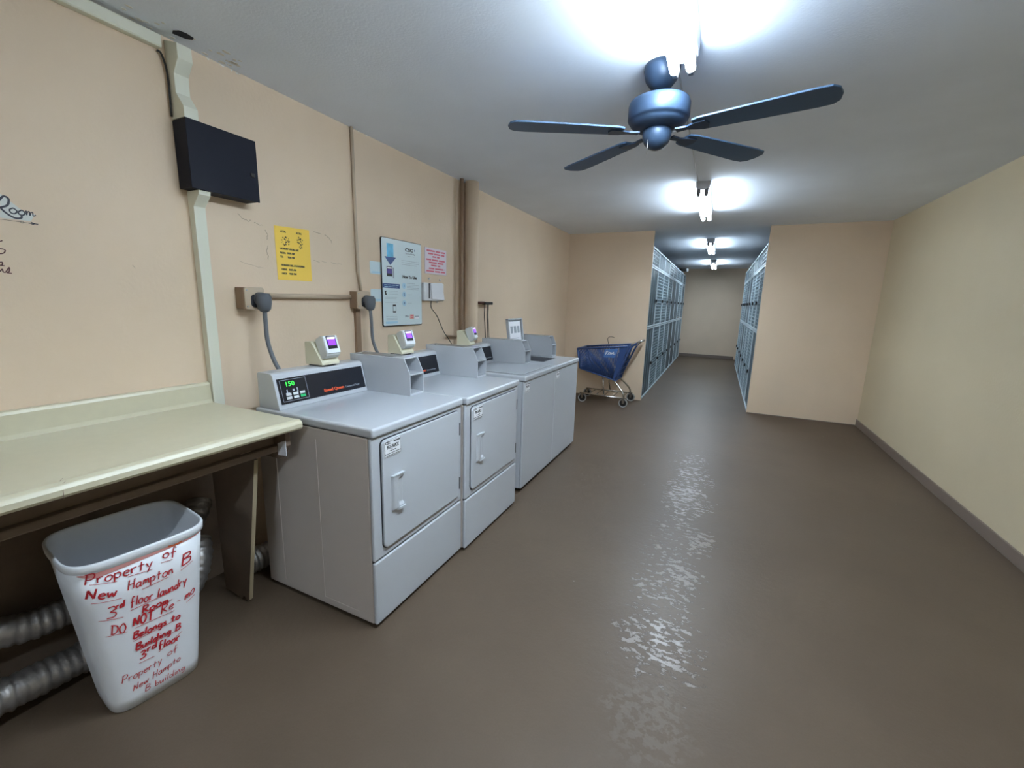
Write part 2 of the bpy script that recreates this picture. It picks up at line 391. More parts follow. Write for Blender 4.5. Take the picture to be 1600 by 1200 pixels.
# ------------------------------------------------------------------ machines
def handle_part(parent, x, y0, y1, z0, z1):
    # heightfield pull: raised plate with a scooped grip
    nu, nv = 16, 32; vs = []; fs = []
    for j in range(nv+1):
        for i in range(nu+1):
            u = i/nu; v = j/nv
            h = .011*min(1, u/.08, (1-u)/.05)*min(1, v/.05, (1-v)/.05)
            # pocket, widening downwards from the top right
            vv = (v-.5)/.40
            edge = .42-.0*v+.25*max(0, abs(vv)-.6)
            if abs(vv) < 1 and u > edge:
                k = min(1, (u-edge)/.12)*min(1, (1-abs(vv))/.15)
                h -= .009*k
            vs.append((x+h, y0+(y1-y0)*u, z0+(z1-z0)*v))
    for j in range(nv):
        for i in range(nu):
            a = j*(nu+1)+i; fs.append((a, a+1, a+nu+2, a+nu+1))
    mb = MB().add(vs, fs, True)
    o = mb.build('door_handle', 'white', parent)
    # top and bottom lips
    MB().prism_z([(x, y0-.002), (x+.013, y0+.004), (x+.016, y1), (x, y1)], z1-.006, z1).build('handle_lip', 'white', o)
    MB().prism_z([(x, y0+.02), (x+.016, y0+.035), (x+.018, y1), (x, y1)], z0, z0+.010).build('handle_lip', 'white', o)
    return o
def machine(kind, label, loc, w, depth, hd, zb, idtext, boxw=.12, lid=None):
    """origin: back left floor corner; x towards the room, y along the row"""
    t = thing(kind, label, 'dryer' if kind == 'clothes_dryer' else 'washing machine', loc)
    zt = hd-.043; fx = depth-.012
    body = MB().box(0, fx-.018, 0, w, zb, zt)
    cab = body.build('cabinet', 'whitew' if kind == 'clothes_dryer' else 'white', t, bevel=.004)
    cr = MB()
    if kind == 'clothes_dryer':
        for xx in (.115, .385):
            cr.box(xx, xx+.006, -.0022, .004, zb+.03, zt-.05)
        cr.box(.385, .60, -.0022, .004, zb+.03, zb+.036)
        cr.build('side_crease', 'whitew', cab, bevel=.001)
    # deck
    MB().box(-.004, depth, -.001, w+.001, zt+.003, hd).build('top_deck', 'white', t, bevel=.011, seg=3)
    MB().box(.005, fx-.02, .006, w-.006, zt, zt+.003).build('deck_seam', 'gasket', t)
    # feet
    for (a, b) in ((.04, .04), (.04, w-.04), (depth-.08, .04), (depth-.08, w-.04)):
        MB().lathe([(0, 0), (.02, 0), (.02, .01), (.01, .012), (.01, zb+.004), (0, zb+.004)], (a, b, 0), 14).build('foot', 'blk', t)
    if kind == 'clothes_dryer':
        MB().box(fx-.018, fx, 0, w, .322, zt).build('front_panel', 'white', t, bevel=.008, seg=3)
        MB().box(fx-.018, fx+.002, 0, w, zb, .316).build('lower_panel', 'white', t, bevel=.008, seg=3)
        MB().box(fx-.03, fx-.01, .004, w-.004, .312, .326).build('panel_gap', 'gasket', t)
        d0, d1, e0, e1 = .052, w-.035, .362, .852
        MB().prism_x(rrect(d0-.004, d1+.003, e0-.004, e1+.004, .028), fx, fx+.0025).build('door_seal', 'gasket', t)
        dr = MB().prism_x(rrect(d0, d1, e0, e1, .026), fx, fx+.012).build('door', 'white', t, bevel=.004)
        handle_part(dr, fx+.012, .100, .176, .515, .682)
        for zz in (.715, .405):
            MB().box(fx+.002, fx+.0135, d1-.006, d1+.002, zz, zz+.068).build('hinge', 'blk', t)
        lx = fx+.0125; ly = d0+.012; lz = .772; lw = .104; lh = .072
    else:
        MB().box(fx-.018, fx, 0, w, zb, zt).build('front_panel', 'white', t, bevel=.012, seg=3)
        lx = fx+.0005; ly = .022; lz = zt-.085; lw = .085; lh = .07
    lp = MB().prism_x(rrect(ly, ly+lw, lz, lz+lh, .004), lx, lx+.0012).build('id_plate', 'plastic', t)
    fr = MB()
    for a in ((ly+.002, ly+lw-.002, lz+.002, lz+.0035), (ly+.002, ly+lw-.002, lz+lh-.0035, lz+lh-.002), (ly+.002, ly+.0035, lz+.002, lz+lh-.002),
              (ly+lw-.0035, ly+lw-.002, lz+.002, lz+lh-.002), (ly+lw*.55, ly+lw*.94, lz+lh*.84, lz+lh*.91), (ly+.004, ly+lw-.004, lz+.014, lz+.0165)):
        fr.box(lx+.0012, lx+.0018, *a)
    bars(fr, ly+lw*.3, ly+lw*.7, lz+lh*.34, .005, lx+.0012, 3); bars(fr, ly+lw*.1, ly+lw*.9, lz+.006, .004, lx+.0012, 4)
    fr.build('plate_print', 'ink', lp)
    a = [text('CSC', .017, (lx+.0014, ly+.006, lz+lh*.80), 'ink', None, bold=.0005),
         text(idtext, .022, (lx+.0014, ly+lw*.14, lz+lh*.50), 'ink', None, width=lw*.72, bold=.0008)]
    join_into('plate_lettering', a, lp)
    # console
    zc = hd; cy1 = w-boxw-.004
    prof = [(.012, zc), (.155, zc), (.152, zc+.012), (.118, zc+.155), (.110, zc+.163), (.095, zc+.167), (.02, zc+.167), (.012, zc+.16)]
    if kind == 'washing_machine' and lid: cstart = .002
    else: cstart = .012
    con = MB().prism_y(prof, cstart, cy1).build('console', 'white', t, bevel=.003)
    # slanted face frame
    f0 = Vector((.1535, 0, zc+.014)); f1 = Vector((.1185, 0, zc+.153)); d = (f1-f0); dn = d.normalized(); nrm = Vector((d.z, 0, -d.x)).normalized()
    def onf(y, k, off=0): p = f0+d*k+nrm*off; return (p.x, y, p.z)
    def quad(mb, y0, y1, k0, k1, off, th=.0012):
        c = [onf(y0, k0, off), onf(y1, k0, off), onf(y1, k1, off), onf(y0, k1, off)]; e = [onf(y0, k0, off+th), onf(y1, k0, off+th), onf(y1, k1, off+th), onf(y0, k1, off+th)]
        return mb.add(c+e, [(0, 1, 2, 3), (4, 5, 6, 7), (0, 1, 5, 4), (1, 2, 6, 5), (2, 3, 7, 6), (3, 0, 4, 7)])
    if not lid:
        pan = quad(MB(), cstart+.014, cy1-.012, .07, .90, .0).build('control_panel', 'blackp', t)
        o = text('Speed Queen', .021, onf(cstart+.255, .20, .0018), 'orange', pan, 'maker_lettering', (0, 1, 0), tuple(dn), width=.13, bold=.0008)
        o = text('Commercial Dryer' if kind == 'clothes_dryer' else 'Commercial Washer', .014, onf(cstart+.393, .20, .0018), 'greyink', pan, 'type_lettering', (0, 1, 0), tuple(dn), width=.10)
        bx = MB(); ya, yb = cstart+.026, cstart+.165
        for q in ((ya, yb, .14, .15), (ya, yb, .835, .845), (ya, ya+.0015, .14, .845), (yb-.0015, yb, .14, .845)): quad(bx, *q, .0014, .0005)
        bx.build('keypad_outline', 'greyink', pan)
        text('150', .030, onf(cstart+.050, .63, .0018), 'green', pan, 'digital_display', (0, 1, 0), tuple(dn), bold=.0003, width=.044)
        ic = MB()
        for q in ((.052, .058, .42, .52), (.046, .066, .38, .42), (.084, .094, .44, .52), (.106, .112, .42, .54), (.104, .114, .40, .43)): quad(ic, cstart+q[0], cstart+q[1], q[2], q[3], .0014, .0005)
        ic.build('indicator', 'greyink', pan)
        for r_ in range(2):
            for c_ in range(3):
                b_ = MB(); yy = cstart+.045+c_*.037
                quad(b_, yy, yy+.026, .20+r_*.115, .285+r_*.115, .0014, .003).build('button', 'btng' if (r_ == 0 and c_ == 2) else 'btn', pan)
    # coin box at the right end: side profile measured from the photograph
    b0 = w-boxw; b1 = w-.001; X = lambda v: v-.30
    tz = zc+.203; mz = zc+.117; xf = X(.755); xs = X(.717)
    outline = [(X(.327), zc), (xf, zc), (xf, mz), (xs, tz-.004), (xs-.006, tz), (X(.327), tz)]
    th = .005
    cb = MB()
    cb.prism_y(outline, b0, b0+th); cb.prism_y(outline, b1-th, b1)
    cb.box(X(.327), X(.62), b0+th, b1-th, zc, tz)                  # rear body
    cb.prism_y([(X(.60), tz-.006), (xs-.004, tz-.006), (xs-.006, tz), (X(.60), tz)], b0+th, b1-th)
    cb.box(X(.60), xf, b0+th, b1-th, mz-.006, mz+.002)
    cb.box(X(.60), xf, b0+th, b1-th, zc, zc+.012)
    cbo = cb.build('coin_box', 'white', t, bevel=.0015)
    cm = MB(); xi = X(.62)
    cm.box(xi, xi+.02, b0+th+.002, b0+th+.034, zc+.02, mz-.012)
    cm.build('coin_mechanism', 'socket', cbo, bevel=.002)
    cm = MB()
    for k in range(3): cm.box(xi+.02, xi+.045, b0+th+.006, b0+th+.022, zc+.028+k*.028, zc+.038+k*.028)
    cm.build('coin_slide', 'steel', cbo, bevel=.002)
    MB().box(X(.36), X(.63), b0+.02, b1-.016, tz, tz+.0015).build('top_service_plate', 'steel', cbo)
    MB().tube([(X(.40), b0+.012, tz), (X(.40), b0+.012, tz+.007)], .006, 10).build('lock_screw', 'steel', cbo)
    if kind == 'washing_machine':
        if lid:   # lid raised
            l0, l1 = .15, .475
            MB().prism_z([(x+.0, y) for x, y in ((.25, l0), (.52, l0+.0), (.52, l1-.02), (.25, l1-.02))], hd, hd+.0015).build('tub_opening', 'dark', t)
            pr = lambda x, z: (x, z)
            L0 = Vector((.168, 0, hd+.004)); dirv = Vector((-.05, 0, .365)); nn = Vector((.33, 0, .05)).normalized()
            def lidpt(y, k, off): p = L0+dirv*k+nn*off; return (p.x, y, p.z)
            def slab(y0, y1, k0, k1, o0, o1):
                v = [lidpt(y, k, o) for o in (o0, o1) for y, k in ((y0, k0), (y1, k0), (y1, k1), (y0, k1))]
                return v, [(0, 1, 2, 3), (4, 5, 6, 7), (0, 1, 5, 4), (1, 2, 6, 5), (2, 3, 7, 6), (3, 0, 4, 7)]
            lb = MB()
            lb.add(*slab(l0, l1, 0, 1, 0, .008)); lb.add(*slab(l0, l0+.014, 0, 1, .008, .028)); lb.add(*slab(l1-.014, l1, 0, 1, .008, .028))
            lb.add(*slab(l0, l1, .96, 1, .008, .028)); lb.add(*slab(l0, l1, 0, .04, .008, .028))
            lo = lb.build('open_lid', 'white', t, bevel=.003)
            MB().add(*slab(l0+.03, l1-.03, .08, .92, .008, .010)).build('lid_instruction_sheet', 'whitebrt', lo)
            pm = MB()
            for q in range(3): pm.add(*slab(l0+.07+q*.075, l0+.12+q*.075, .62, .80, .0105, .011))
            for q in range(5): pm.add(*slab(l0+.06, l1-.08, .48-q*.07, .49-q*.07, .0105, .011))
            pm.build('sheet_print', 'greyink', lo)
        else:
            MB().prism_z(rrect(.2, depth-.05, .05, w-.03, .03), hd, hd+.006).build('closed_lid', 'white', t, bevel=.004)
            MB().prism_z(rrect(.198, depth-.048, .048, w-.028, .03), hd, hd+.001).build('lid_seam', 'gasket', t)
    return t
machine('clothes_dryer', 'white front-door clothes dryer nearest the counter, first of the row, 150 on display', (.295, 1.2466, 0), .683, .716, .915, .018, '951-JWKX')
machine('clothes_dryer', 'white front-door clothes dryer second in the row, beside the first dryer', (.318, 1.934, 0), .679, .716, .915, .018, '795-WKX')
machine('washing_machine', 'white top-loading washer third in the row, lid shut, next to the dryers', (.295, 2.80, 0), .664, .702, .903, .03, '795-KX')
machine('washing_machine', 'white top-loading washer at the far end of the row with raised lid', (.295, 3.470, 0), .655, .702, .903, .03, '795-KX', lid=True)

# card readers
def reader(loc, rot, label):
    t = thing('card_reader', label, 'card reader', loc, rot, 'card readers on the washers and dryers')
    MB().prism_y([(-.06, .006), (.06, .006), (.06, .018), (-.012, .122), (-.055, .122), (-.06, .117)], 0, .112).build('bracket', 'readerc', t, bevel=.002)
    MB().box(-.05, .045, .012, .1, 0, .007).build('base_pad', 'blk', t)
    prof = [(.0, .132), (.03, .15), (.048, .155), (.058, .148), (.083, .072), (.082, .058), (.066, .042), (.04, .036)]
    MB().prism_y(prof, .012, .10).build('reader_body', 'readerw', t, bevel=.004)
    a = Vector((.0562, 0, .1535)); b = Vector((.0845, 0, .068)); d = b-a; nn = Vector((-d.z, 0, d.x)).normalized()
    def fq(name, m, k0, k1, y0, y1, o0, o1, par):
        v = [tuple(a+d*k+nn*o+Vector((0, y, 0))) for o in (o0, o1) for k, y in ((k0, y0), (k0, y1), (k1, y1), (k1, y0))]
        return MB().add(v, [(0, 1, 2, 3), (4, 5, 6, 7), (0, 1, 5, 4), (1, 2, 6, 5), (2, 3, 7, 6), (3, 0, 4, 7)]).build(name, m, par, bevel=.001)
    fp = fq('face_plate', 'readerf', .0, 1.0, .014, .098, -.001, .004, t)
    bz = fq('bezel', 'blackp', .02, .76, .026, .086, .004, .0055, fp)
    fq('screen', 'purple', .20, .56, .032, .080, .0055, .0062, bz)
    fq('screen_header', 'dispw', .09, .20, .031, .081, .0055, .0062, bz)
    return t
reader((.362, 1.528, 1.082), 0, 'beige card reader with purple screen on the dryer nearest the counter')
reader((.375, 2.128, 1.082), math.radians(-4), 'beige card reader with purple screen on the second dryer, below the big sign')
reader((.375, 2.955, 1.070), math.radians(12), 'beige card reader with purple screen on the third machine, near the thick pipe')

# ------------------------------------------------------------------ counter
ct = thing('folding_counter', 'cream laminate folding counter on brown wooden supports along the left wall', 'counter', (0, .4, 0))
cy0, cy1 = -1.0-.4, 1.21-.4
prof = [(.03, .914), (.60, .914), (.635, .917), (.650, .912), (.657, .9), (.657, .884), (.650, .874), (.63, .872), (.03, .872)]
def slab_y(prof, y0, y1): return MB().prism_y(prof, y0, y1)
top = slab_y(prof, cy0, cy1).build('worktop', 'cream', ct, bevel=.003)
MB().prism_y([(0.001, .88), (.035, .88), (.035, .914), (.03, .93), (.026, 1.0), (.02, 1.012), (.001, 1.014)], cy0, cy1).build('backsplash', 'cream', ct, bevel=.003)
ck = MB()
for P in ([(.458, .873), (.459, .9)],): 
    ck.strip([(p[0]-.4, p[1]) for p in P], .0016, lambda u, v: (.6578, u, v))
ck.strip([(.06, .66), (.072, .645), (.062, .635), (.075, .615)], .0014, lambda u, v: (v, u, .9182))
ck.build('edge_crack', 'scuff', top)
MB().box(.50, .53, cy0+.02, cy1-.05, .80, .871).build('apron', 'brownwood', ct)
MB().box(.53, .562, cy0+.02, cy1-.055, .772, .800).build('front_rail', 'brownwood', ct, bevel=.005)
MB().box(.002, .03, cy0+.02, cy1-.02, .78, .871).build('wall_cleat', 'brownwood', ct)
MB().prism_y([(.03, .871), (.60, .871), (.60, .80), (.555, .735), (.45, .735), (.03, .74)], cy1-.045, cy1-.022).build('end_bracket', 'brownwood', ct)
lg = MB().prism_y([(.16, .735), (.478, .735), (.345, .012), (.335, .0), (.31, .022), (.29, .0), (.24, .01), (.17, .02)], cy1-.11, cy1-.092).build('leg_panel', 'brownwood', ct)
MB().add([(.4795, cy1-.11, .735), (.4795, cy1-.092, .735), (.3465, cy1-.092, .012), (.3465, cy1-.11, .012)], [(0, 1, 2, 3)]).build('bare_wood_edge', 'edgewood', lg)
MB().box(.002, .008, cy0+.02, cy1-.02, .0, .78).build('back_panel', 'brownwood', ct)
ptb = MB().prism_y([(.548, .752), (.602, .757), (.602, .826), (.550, .806)], cy1-.047, cy1-.0452).build('white_tape', 'whitebrt', ct)

# foil ducts
def duct(name, pts, r, label):
    P = curve_pts(pts, 10); out = []; rs = []
    V = [Vector(p) for p in P]; L = 0; acc = [0]
    for a, b in zip(V, V[1:]): L += (b-a).length; acc.append(L)
    n = int(L/.0075); j = 0
    for i in range(n+1):
        s = L*i/n
        while j < len(acc)-2 and acc[j+1] < s: j += 1
        k = (s-acc[j])/max(1e-6, acc[j+1]-acc[j]); p = V[j].lerp(V[j+1], k)
        out.append(tuple(p)); rs.append(r*(1+.055*math.sin(2*PI*s/.027)+rnd.uniform(-.045, .045)))
    o = MB().tube(out, r, 20, True, rs).build(name, 'foil'); tag(o, label, 'duct'); return o
duct('foil_duct', [(.10, -.9, .30), (.12, .2, .31), (.15, .50, .27), (.14, .80, .27), (.13, .96, .36), (.11, 1.04, .42), (.08, 1.075, .46)], .05, 'upper crinkled foil duct under the counter, running along the wall')
duct('foil_duct', [(.20, -.9, .10), (.2, .2, .105), (.2, .50, .09), (.19, .80, .075), (.17, .95, .13), (.135, 1.015, .22), (.08, 1.045, .27)], .055, 'lower crinkled foil duct under the counter, lying on the floor')
duct('foil_duct', [(.165, 1.145, .09), (.17, 1.30, .08), (.18, 1.6, .075), (.19, 1.9, .08)], .06, 'crinkled foil duct on the floor between counter leg and nearest dryer')

# ------------------------------------------------------------------ waste bin with handwriting
def bin_():
    C = (.4001, .6751); th = .1222; HH = .606; e = .4419
    t = thing('waste_bin', 'tall white plastic waste bin with red handwriting under the counter edge', 'bin', (C[0], C[1], 0), -th)
    def ring(hx, hy, z, n=144, ee=e):
        P = []
        for i in range(n):
            a = 2*PI*i/n; c, s = math.cos(a), math.sin(a)
            P.append((hx*math.copysign(abs(c)**ee, c), hy*math.copysign(abs(s)**ee, s), z))
        return P
    def dims(z): k = z/HH; return .1232+(.180-.1232)*k, .1331+(.187-.1331)*k
    rows = [ring(.1, .11, 0), ring(*dims(.0), .004)]+[ring(*dims(z), z) for z in (.05, .15, .3, .45, .575)]
    rows += [ring(dims(.575)[0]+.0, dims(.575)[1], .575), ring(.1835, .1905, .580), ring(.185, .192, .60), ring(.182, .189, .606), ring(.178, .185, .606), ring(.175, .182, .60)]
    rows += [ring(dims(z)[0]-.004, dims(z)[1]-.004, z) for z in (.575, .3, .05, .01)]
    n = 144; vs = [v for r in rows for v in r]
    fs = [(i*n+k, i*n+(k+1) % n, (i+1)*n+(k+1) % n, (i+1)*n+k) for i in range(len(rows)-1) for k in range(n)]
    fs.append(tuple(range(n))); fs.append(tuple((len(rows)-1)*n+k for k in range(n)))
    sh = MB().add(vs, fs, True).build('bin_shell', 'bin', t)
    def surf(u, z, off=.0022):                          # outward surface point on the +x side
        hx, hy = dims(z); uu = max(-.985, min(.985, u/hy))
        s = abs(uu)**(1/e); c = math.sqrt(max(0, 1-s*s)); return (hx*c**e+off, u, z)
    G = {'P': [[(0, 0), (.06, 1)], [(-.05, .95), (.4, 1), (.5, .75), (.35, .5), (.03, .45)]], 'r': [[(0, .5), (.05, 0)], [(.04, .3), (.15, .5), (.35, .5)]],
         'o': [[(.25, .5), (.03, .35), (.05, .05), (.3, 0), (.45, .25), (.35, .48), (.2, .5)]], 'p': [[(0, .5), (.03, -.35)], [(.02, .4), (.25, .5), (.42, .3), (.3, .03), (.04, .08)]],
         'e': [[(.04, .28), (.4, .32), (.3, .5), (.08, .42), (.05, .12), (.22, 0), (.42, .08)]], 't': [[(.2, .85), (.18, .0)], [(-.02, .5), (.42, .55)]],
         'y': [[(0, .55), (.18, .15)], [(.42, .6), (.12, -.35)]], 'f': [[(.42, .9), (.25, 1), (.18, .75), (.15, -.15)], [(0, .42), (.4, .48)]],
         'N': [[(0, 0), (.06, .85)], [(.06, .85), (.4, .05)], [(.4, .05), (.5, 1)]], 'w': [[(0, .5), (.1, .03), (.25, .4), (.38, .03), (.55, .55)]],
         'H': [[(0, 0), (.06, 1)], [(.45, 0), (.52, 1)], [(.02, .5), (.5, .55)]], 'a': [[(.4, .45), (.15, .5), (.02, .2), (.15, 0), (.38, .25)], [(.42, .48), (.4, .05), (.5, 0)]],
         'm': [[(0, 0), (.03, .5)], [(.02, .3), (.18, .5), (.24, .05)], [(.24, .3), (.4, .5), (.5, 0)]], 'n': [[(0, 0), (.03, .5)], [(.02, .3), (.25, .52), (.38, 0)]],
         'B': [[(0, 0), (.06, 1)], [(0, .97), (.38, .95), (.42, .7), (.05, .52)], [(.05, .52), (.45, .45), (.42, .1), (0, .0)]], '3': [[(.03, .9), (.3, 1), (.42, .78), (.15, .52)], [(.15, .52), (.45, .4), (.4, .08), (0, 0)]],
         'd': [[(.38, .35), (.15, .48), (.02, .2), (.15, .0), (.38, .2)], [(.48, 1), (.42, 0)]], 'l': [[(.05, 0), (.15, .95)]], 'u': [[(0, .5), (.05, .05), (.25, .05), (.36, .5)], [(.36, .5), (.4, 0)]],
         'R': [[(0, 0), (.06, 1)], [(-.03, .95), (.4, .95), (.42, .65), (.04, .48)], [(.1, .48), (.5, 0)]], 'O': [[(.25, 1), (.02, .6), (.08, .08), (.32, 0), (.5, .5), (.35, .95), (.2, 1)]],
         'D': [[(.05, 0), (.06, 1)], [(-.05, .97), (.4, .85), (.5, .45), (.3, .05), (-.02, 0)]], 'T': [[(.25, 0), (.27, .95)], [(0, .93), (.55, 1)]], 's': [[(.35, .5), (.1, .42), (.3, .22), (.25, .02), (.02, .05)]],
         'g': [[(.38, .42), (.15, .5), (.03, .25), (.2, .08), (.38, .35)], [(.4, .5), (.35, -.25), (.05, -.3)]], 'i': [[(.08, .5), (.08, 0)], [(.1, .75), (.11, .8)]], 'b': [[(.05, .95), (.05, 0)], [(.05, .05), (.35, .1), (.38, .38), (.08, .45)]],
         'c': [[(.38, .45), (.12, .5), (.02, .22), (.15, 0), (.38, .08)]], ' ': []}
    def wid(ch): return max([p[0] for s in G[ch] for p in s] or [.3])+.14
    words = [("Property", -.1523, .540, .0063, .519, .034, 0), ("of", .038, .5364, .0754, .5284, .0318, 0), ("New", -.1538, .4849, -.0899, .4655, .034, 1), ("Hampton", -.06, .4698, .0611, .4635, .0324, 0),
             ("B", .0909, .4773, .1165, .4799, .0398, 1), ("3", -.1178, .3963, -.0978, .3911, .0377, 0), ("rd", -.0954, .4199, -.0747, .4179, .0228, 1), ("floor", -.0596, .4075, -.0008, .3982, .0325, 0),
             ("laundry", .0126, .3961, .0988, .3973, .0303, 0), ("Room", -.0309, .361, .0398, .3567, .0244, 1), ("DO", -.113, .3335, -.0792, .3197, .031, 0), ("NOT", -.0585, .3294, -.0046, .3183, .0322, 1),
             ("Re", .0183, .3234, .0542, .3253, .0307, 0), ("mo", .0907, .3343, .1231, .3412, .0343, 0), ("Belongs to", -.0618, .2782, .0697, .2708, .025, 1), ("Building B", -.0588, .231, .0669, .226, .0236, 1),
             ("3", -.0526, .1886, -.0374, .1877, .0266, 1), ("rd", -.0304, .2039, -.005, .2012, .0253, 1), ("floor", .0001, .1881, .062, .1817, .0277, 1), ("Property", -.1033, .1251, .0037, .1242, .027, -1),
             ("of", .0234, .1398, .053, .1404, .0247, -1), ("New Hampto", -.0785, .0741, .0586, .0916, .0245, -1), ("B building", -.048, .0456, .0687, .04, .0226, -1)]
    for wd, u0, z0, u1, z1, h, bd in words:
        mb = MB(); tot = sum(wid(c) for c in wd)-.14; k = (u1-u0)/tot; x = 0
        h = h*1.08; wpen = {1: .0050, 0: .0036, -1: .0022}[bd]
        for c in wd:
            jz = rnd.uniform(-.04, .04)*h
            for st in G[c]:
                P = [(x+p[0], p[1], 0) for p in st]; P = curve_pts(P, 4) if len(P) > 2 else [tuple(Vector(P[0]).lerp(Vector(P[1]), i/4)) for i in range(5)]
                Q = []
                for p in P:
                    f = p[0]/max(tot, .01); u = u0+p[0]*k+p[1]*h*.12; z = z0+(z1-z0)*f+p[1]*h+jz; Q.append((u, z))
                mb.strip(Q, wpen, surf)
            x += wid(c)
        mb.build('handwritten_word', 'red', sh)
    for i, a in enumerate([(-0.1443, 0.5366, -0.0837, 0.519), (-0.0559, 0.5202, 0.0074, 0.5119), (0.0312, 0.5227, 0.0646, 0.5177), (-0.1459, 0.4668, -0.0772, 0.4518), (-0.0251, 0.4529, 0.0485, 0.457), (0.0856, 0.4604, 0.1249, 0.4752), (-0.1361, 0.3959, -0.0795, 0.3806), (-0.0607, 0.393, 0.0732, 0.3947), (-0.0157, 0.352, 0.0525, 0.3628), (-0.1259, 0.3303, -0.0745, 0.319), (-0.0557, 0.3188, 0.0555, 0.3137), (0.0659, 0.345, 0.0763, 0.3422), (0.0942, 0.32, 0.1244, 0.3319), (-0.0631, 0.2707, 0.0571, 0.272), (-0.0591, 0.2272, 0.0563, 0.226), (-0.0557, 0.1734, -0.0132, 0.17), (-0.0007, 0.1767, 0.0725, 0.2108)]):
        MB().strip([(a[0]+(a[2]-a[0])*q/6, a[1]+(a[3]-a[1])*q/6) for q in range(7)], .0018, surf).build('underline', 'red', sh)
    sm = MB(); N = 30
    up = [(-.165+.345*i/N, .573) for i in range(N+1)]; lo = [(-.165+.345*i/N, .573-.004-.016*(1-i/N)**1.2*(1 if i > 2 else i/3)) for i in range(N+1)]
    sm.add([surf(*p, .0012) for p in up]+[surf(*p, .0012) for p in lo], [(i, i+1, N+2+i, N+1+i) for i in range(N)]).build('pink_smear', 'redsmear', sh)
    sm = MB()
    sm.strip([(.055, .5735), (.07, .5705), (.085, .5705), (.097, .5735)], .0065, surf); sm.build('orange_smear', 'orangesmear', sh)
bin_()

# ------------------------------------------------------------------ wall things
bx = thing('electrical_box', 'black metal electrical box high on the left wall over the cream raceway', 'electrical box', (0, 1.335, 2.02))
MB().box(.002, .094, -.152, .152, -.138, .138).build('box_body', 'black', bx, bevel=.003)
MB().box(.094, .1, -.154, .154, -.14, .14).build('box_door', 'black', bx, bevel=.002)
MB().box(.1, .108, .115, .132, -.03, -.012).build('latch', 'blk', bx, bevel=.002)
# raceway (cream) vertical: upper kinked length, lower straight length
rc = MB().prism_y([(.001, 2.466), (.088, 2.44), (.09, 2.385), (.05, 2.335), (.048, 2.262), (.092, 2.205), (.092, 2.162), (.001, 2.162)], 1.185, 1.242).build('cable_raceway', 'creamr', bevel=.002)
tag(rc, 'kinked cream cable raceway between ceiling and black box', 'raceway')
rc = MB().prism_y([(.001, 1.88), (.09, 1.88), (.088, 1.862), (.04, 1.815), (.038, .89), (.001, .89)], 1.212, 1.262).build('cable_raceway', 'creamr', bevel=.002)
tag(rc, 'long cream cable raceway from black box down behind the counter', 'raceway')
rc = MB().prism_y([(.001, 2.418), (.03, 2.418), (.034, 2.424), (.034, 2.462), (.03, 2.466), (.001, 2.466)], -1.5, 1.16).build('cable_raceway', 'creamr', bevel=.002)
tag(rc, 'cream cable raceway running level along the top of the left wall', 'raceway')
cb = MB().tube(curve_pts([(.012, 1.15, 2.408), (.014, 1.165, 2.40), (.016, 1.178, 2.33), (.012, 1.178, 2.17)], 6), .004, 6).build('loose_cable', 'blk')
tag(cb, 'thin dark cable hugging the kinked raceway above the black box', 'cable')

def outlet(y0, y1, z0, z1, d, label, plug_y, plug_z):
    t = thing('power_outlet', label, 'outlet', (0, (y0+y1)/2, (z0+z1)/2))
    hy, hz = (y1-y0)/2, (z1-z0)/2
    MB().box(.001, d, -hy, hy, -hz, hz).build('outlet_box', 'tandark', t, bevel=.003)
    MB().prism_x(rrect(-hy+.002, hy+.004, -hz-.002, hz+.002, .012), d, d+.008).build('cover_plate', 'tanplate', t, bevel=.002)
    MB().prism_x(rrect(-.02, .045, -.045, .02, .02), d+.008, d+.012).build('socket_face', 'gasket', t)
    for s in (-1, 1): MB().tube([(d+.008, -hy+.012, s*(hz-.014)), (d+.012, -hy+.012, s*(hz-.014))], .004, 8).build('screw', 'steel', t)
    return t
outlet(1.385, 1.488, 1.36, 1.468, .065, 'tan power outlet box left of the level conduit, below yellow notice', 0, 0)
outlet(2.135, 2.25, 1.36, 1.472, .06, 'tan power outlet box right of the level conduit, beside the big sign', 0, 0)
def plugcord(y, z, xd, pts, label):
    t = thing('dryer_cord', label, 'power cord', (xd, y, z))
    MB().lathe([(0, .03), (.028, .028), (.036, .01), (.036, -.02), (.03, -.05), (.02, -.062), (.012, -.066), (0, -.066)], (.018, 0, 0), 20).build('plug', 'plug', t, bevel=0)
    MB().tube([(0, 0, -.0), (-.014, 0, 0)], .034, 18).build('plug_face', 'plug', t)
    P = curve_pts([(p[0]-xd, p[1]-y, p[2]-z) for p in pts], 8)
    MB().tube(P, .0105, 10).build('cord', 'cord', t)
plugcord(1.462, 1.412, .088, [(.106, 1.462, 1.355), (.106, 1.462, 1.30), (.11, 1.462, 1.2), (.14, 1.468, 1.10), (.20, 1.475, 1.0), (.25, 1.48, .85), (.26, 1.48, .6)], 'grey power cord plugged in below the yellow notice')
plugcord(2.215, 1.415, .082, [(.10, 2.215, 1.355), (.105, 2.217, 1.28), (.11, 2.22, 1.15), (.15, 2.225, 1.05), (.22, 2.23, .9), (.25, 2.23, .6)], 'grey power cord plugged in just left of the big sign')
o = MB().tube([(.02, 1.488, 1.428), (.02, 2.12, 1.434)], .0135, 12).build('conduit_pipe', 'tanplate'); tag(o, 'tan conduit pipe running level between the two power outlets', 'pipe')
o = MB().tube([(.012, 2.20, H), (.012, 2.202, 1.9), (.014, 2.206, 1.6), (.022, 2.218, 1.472)], .0105, 12).build('conduit_pipe', 'tanplate'); tag(o, 'thin tan conduit pipe from the ceiling down to the right outlet', 'pipe')
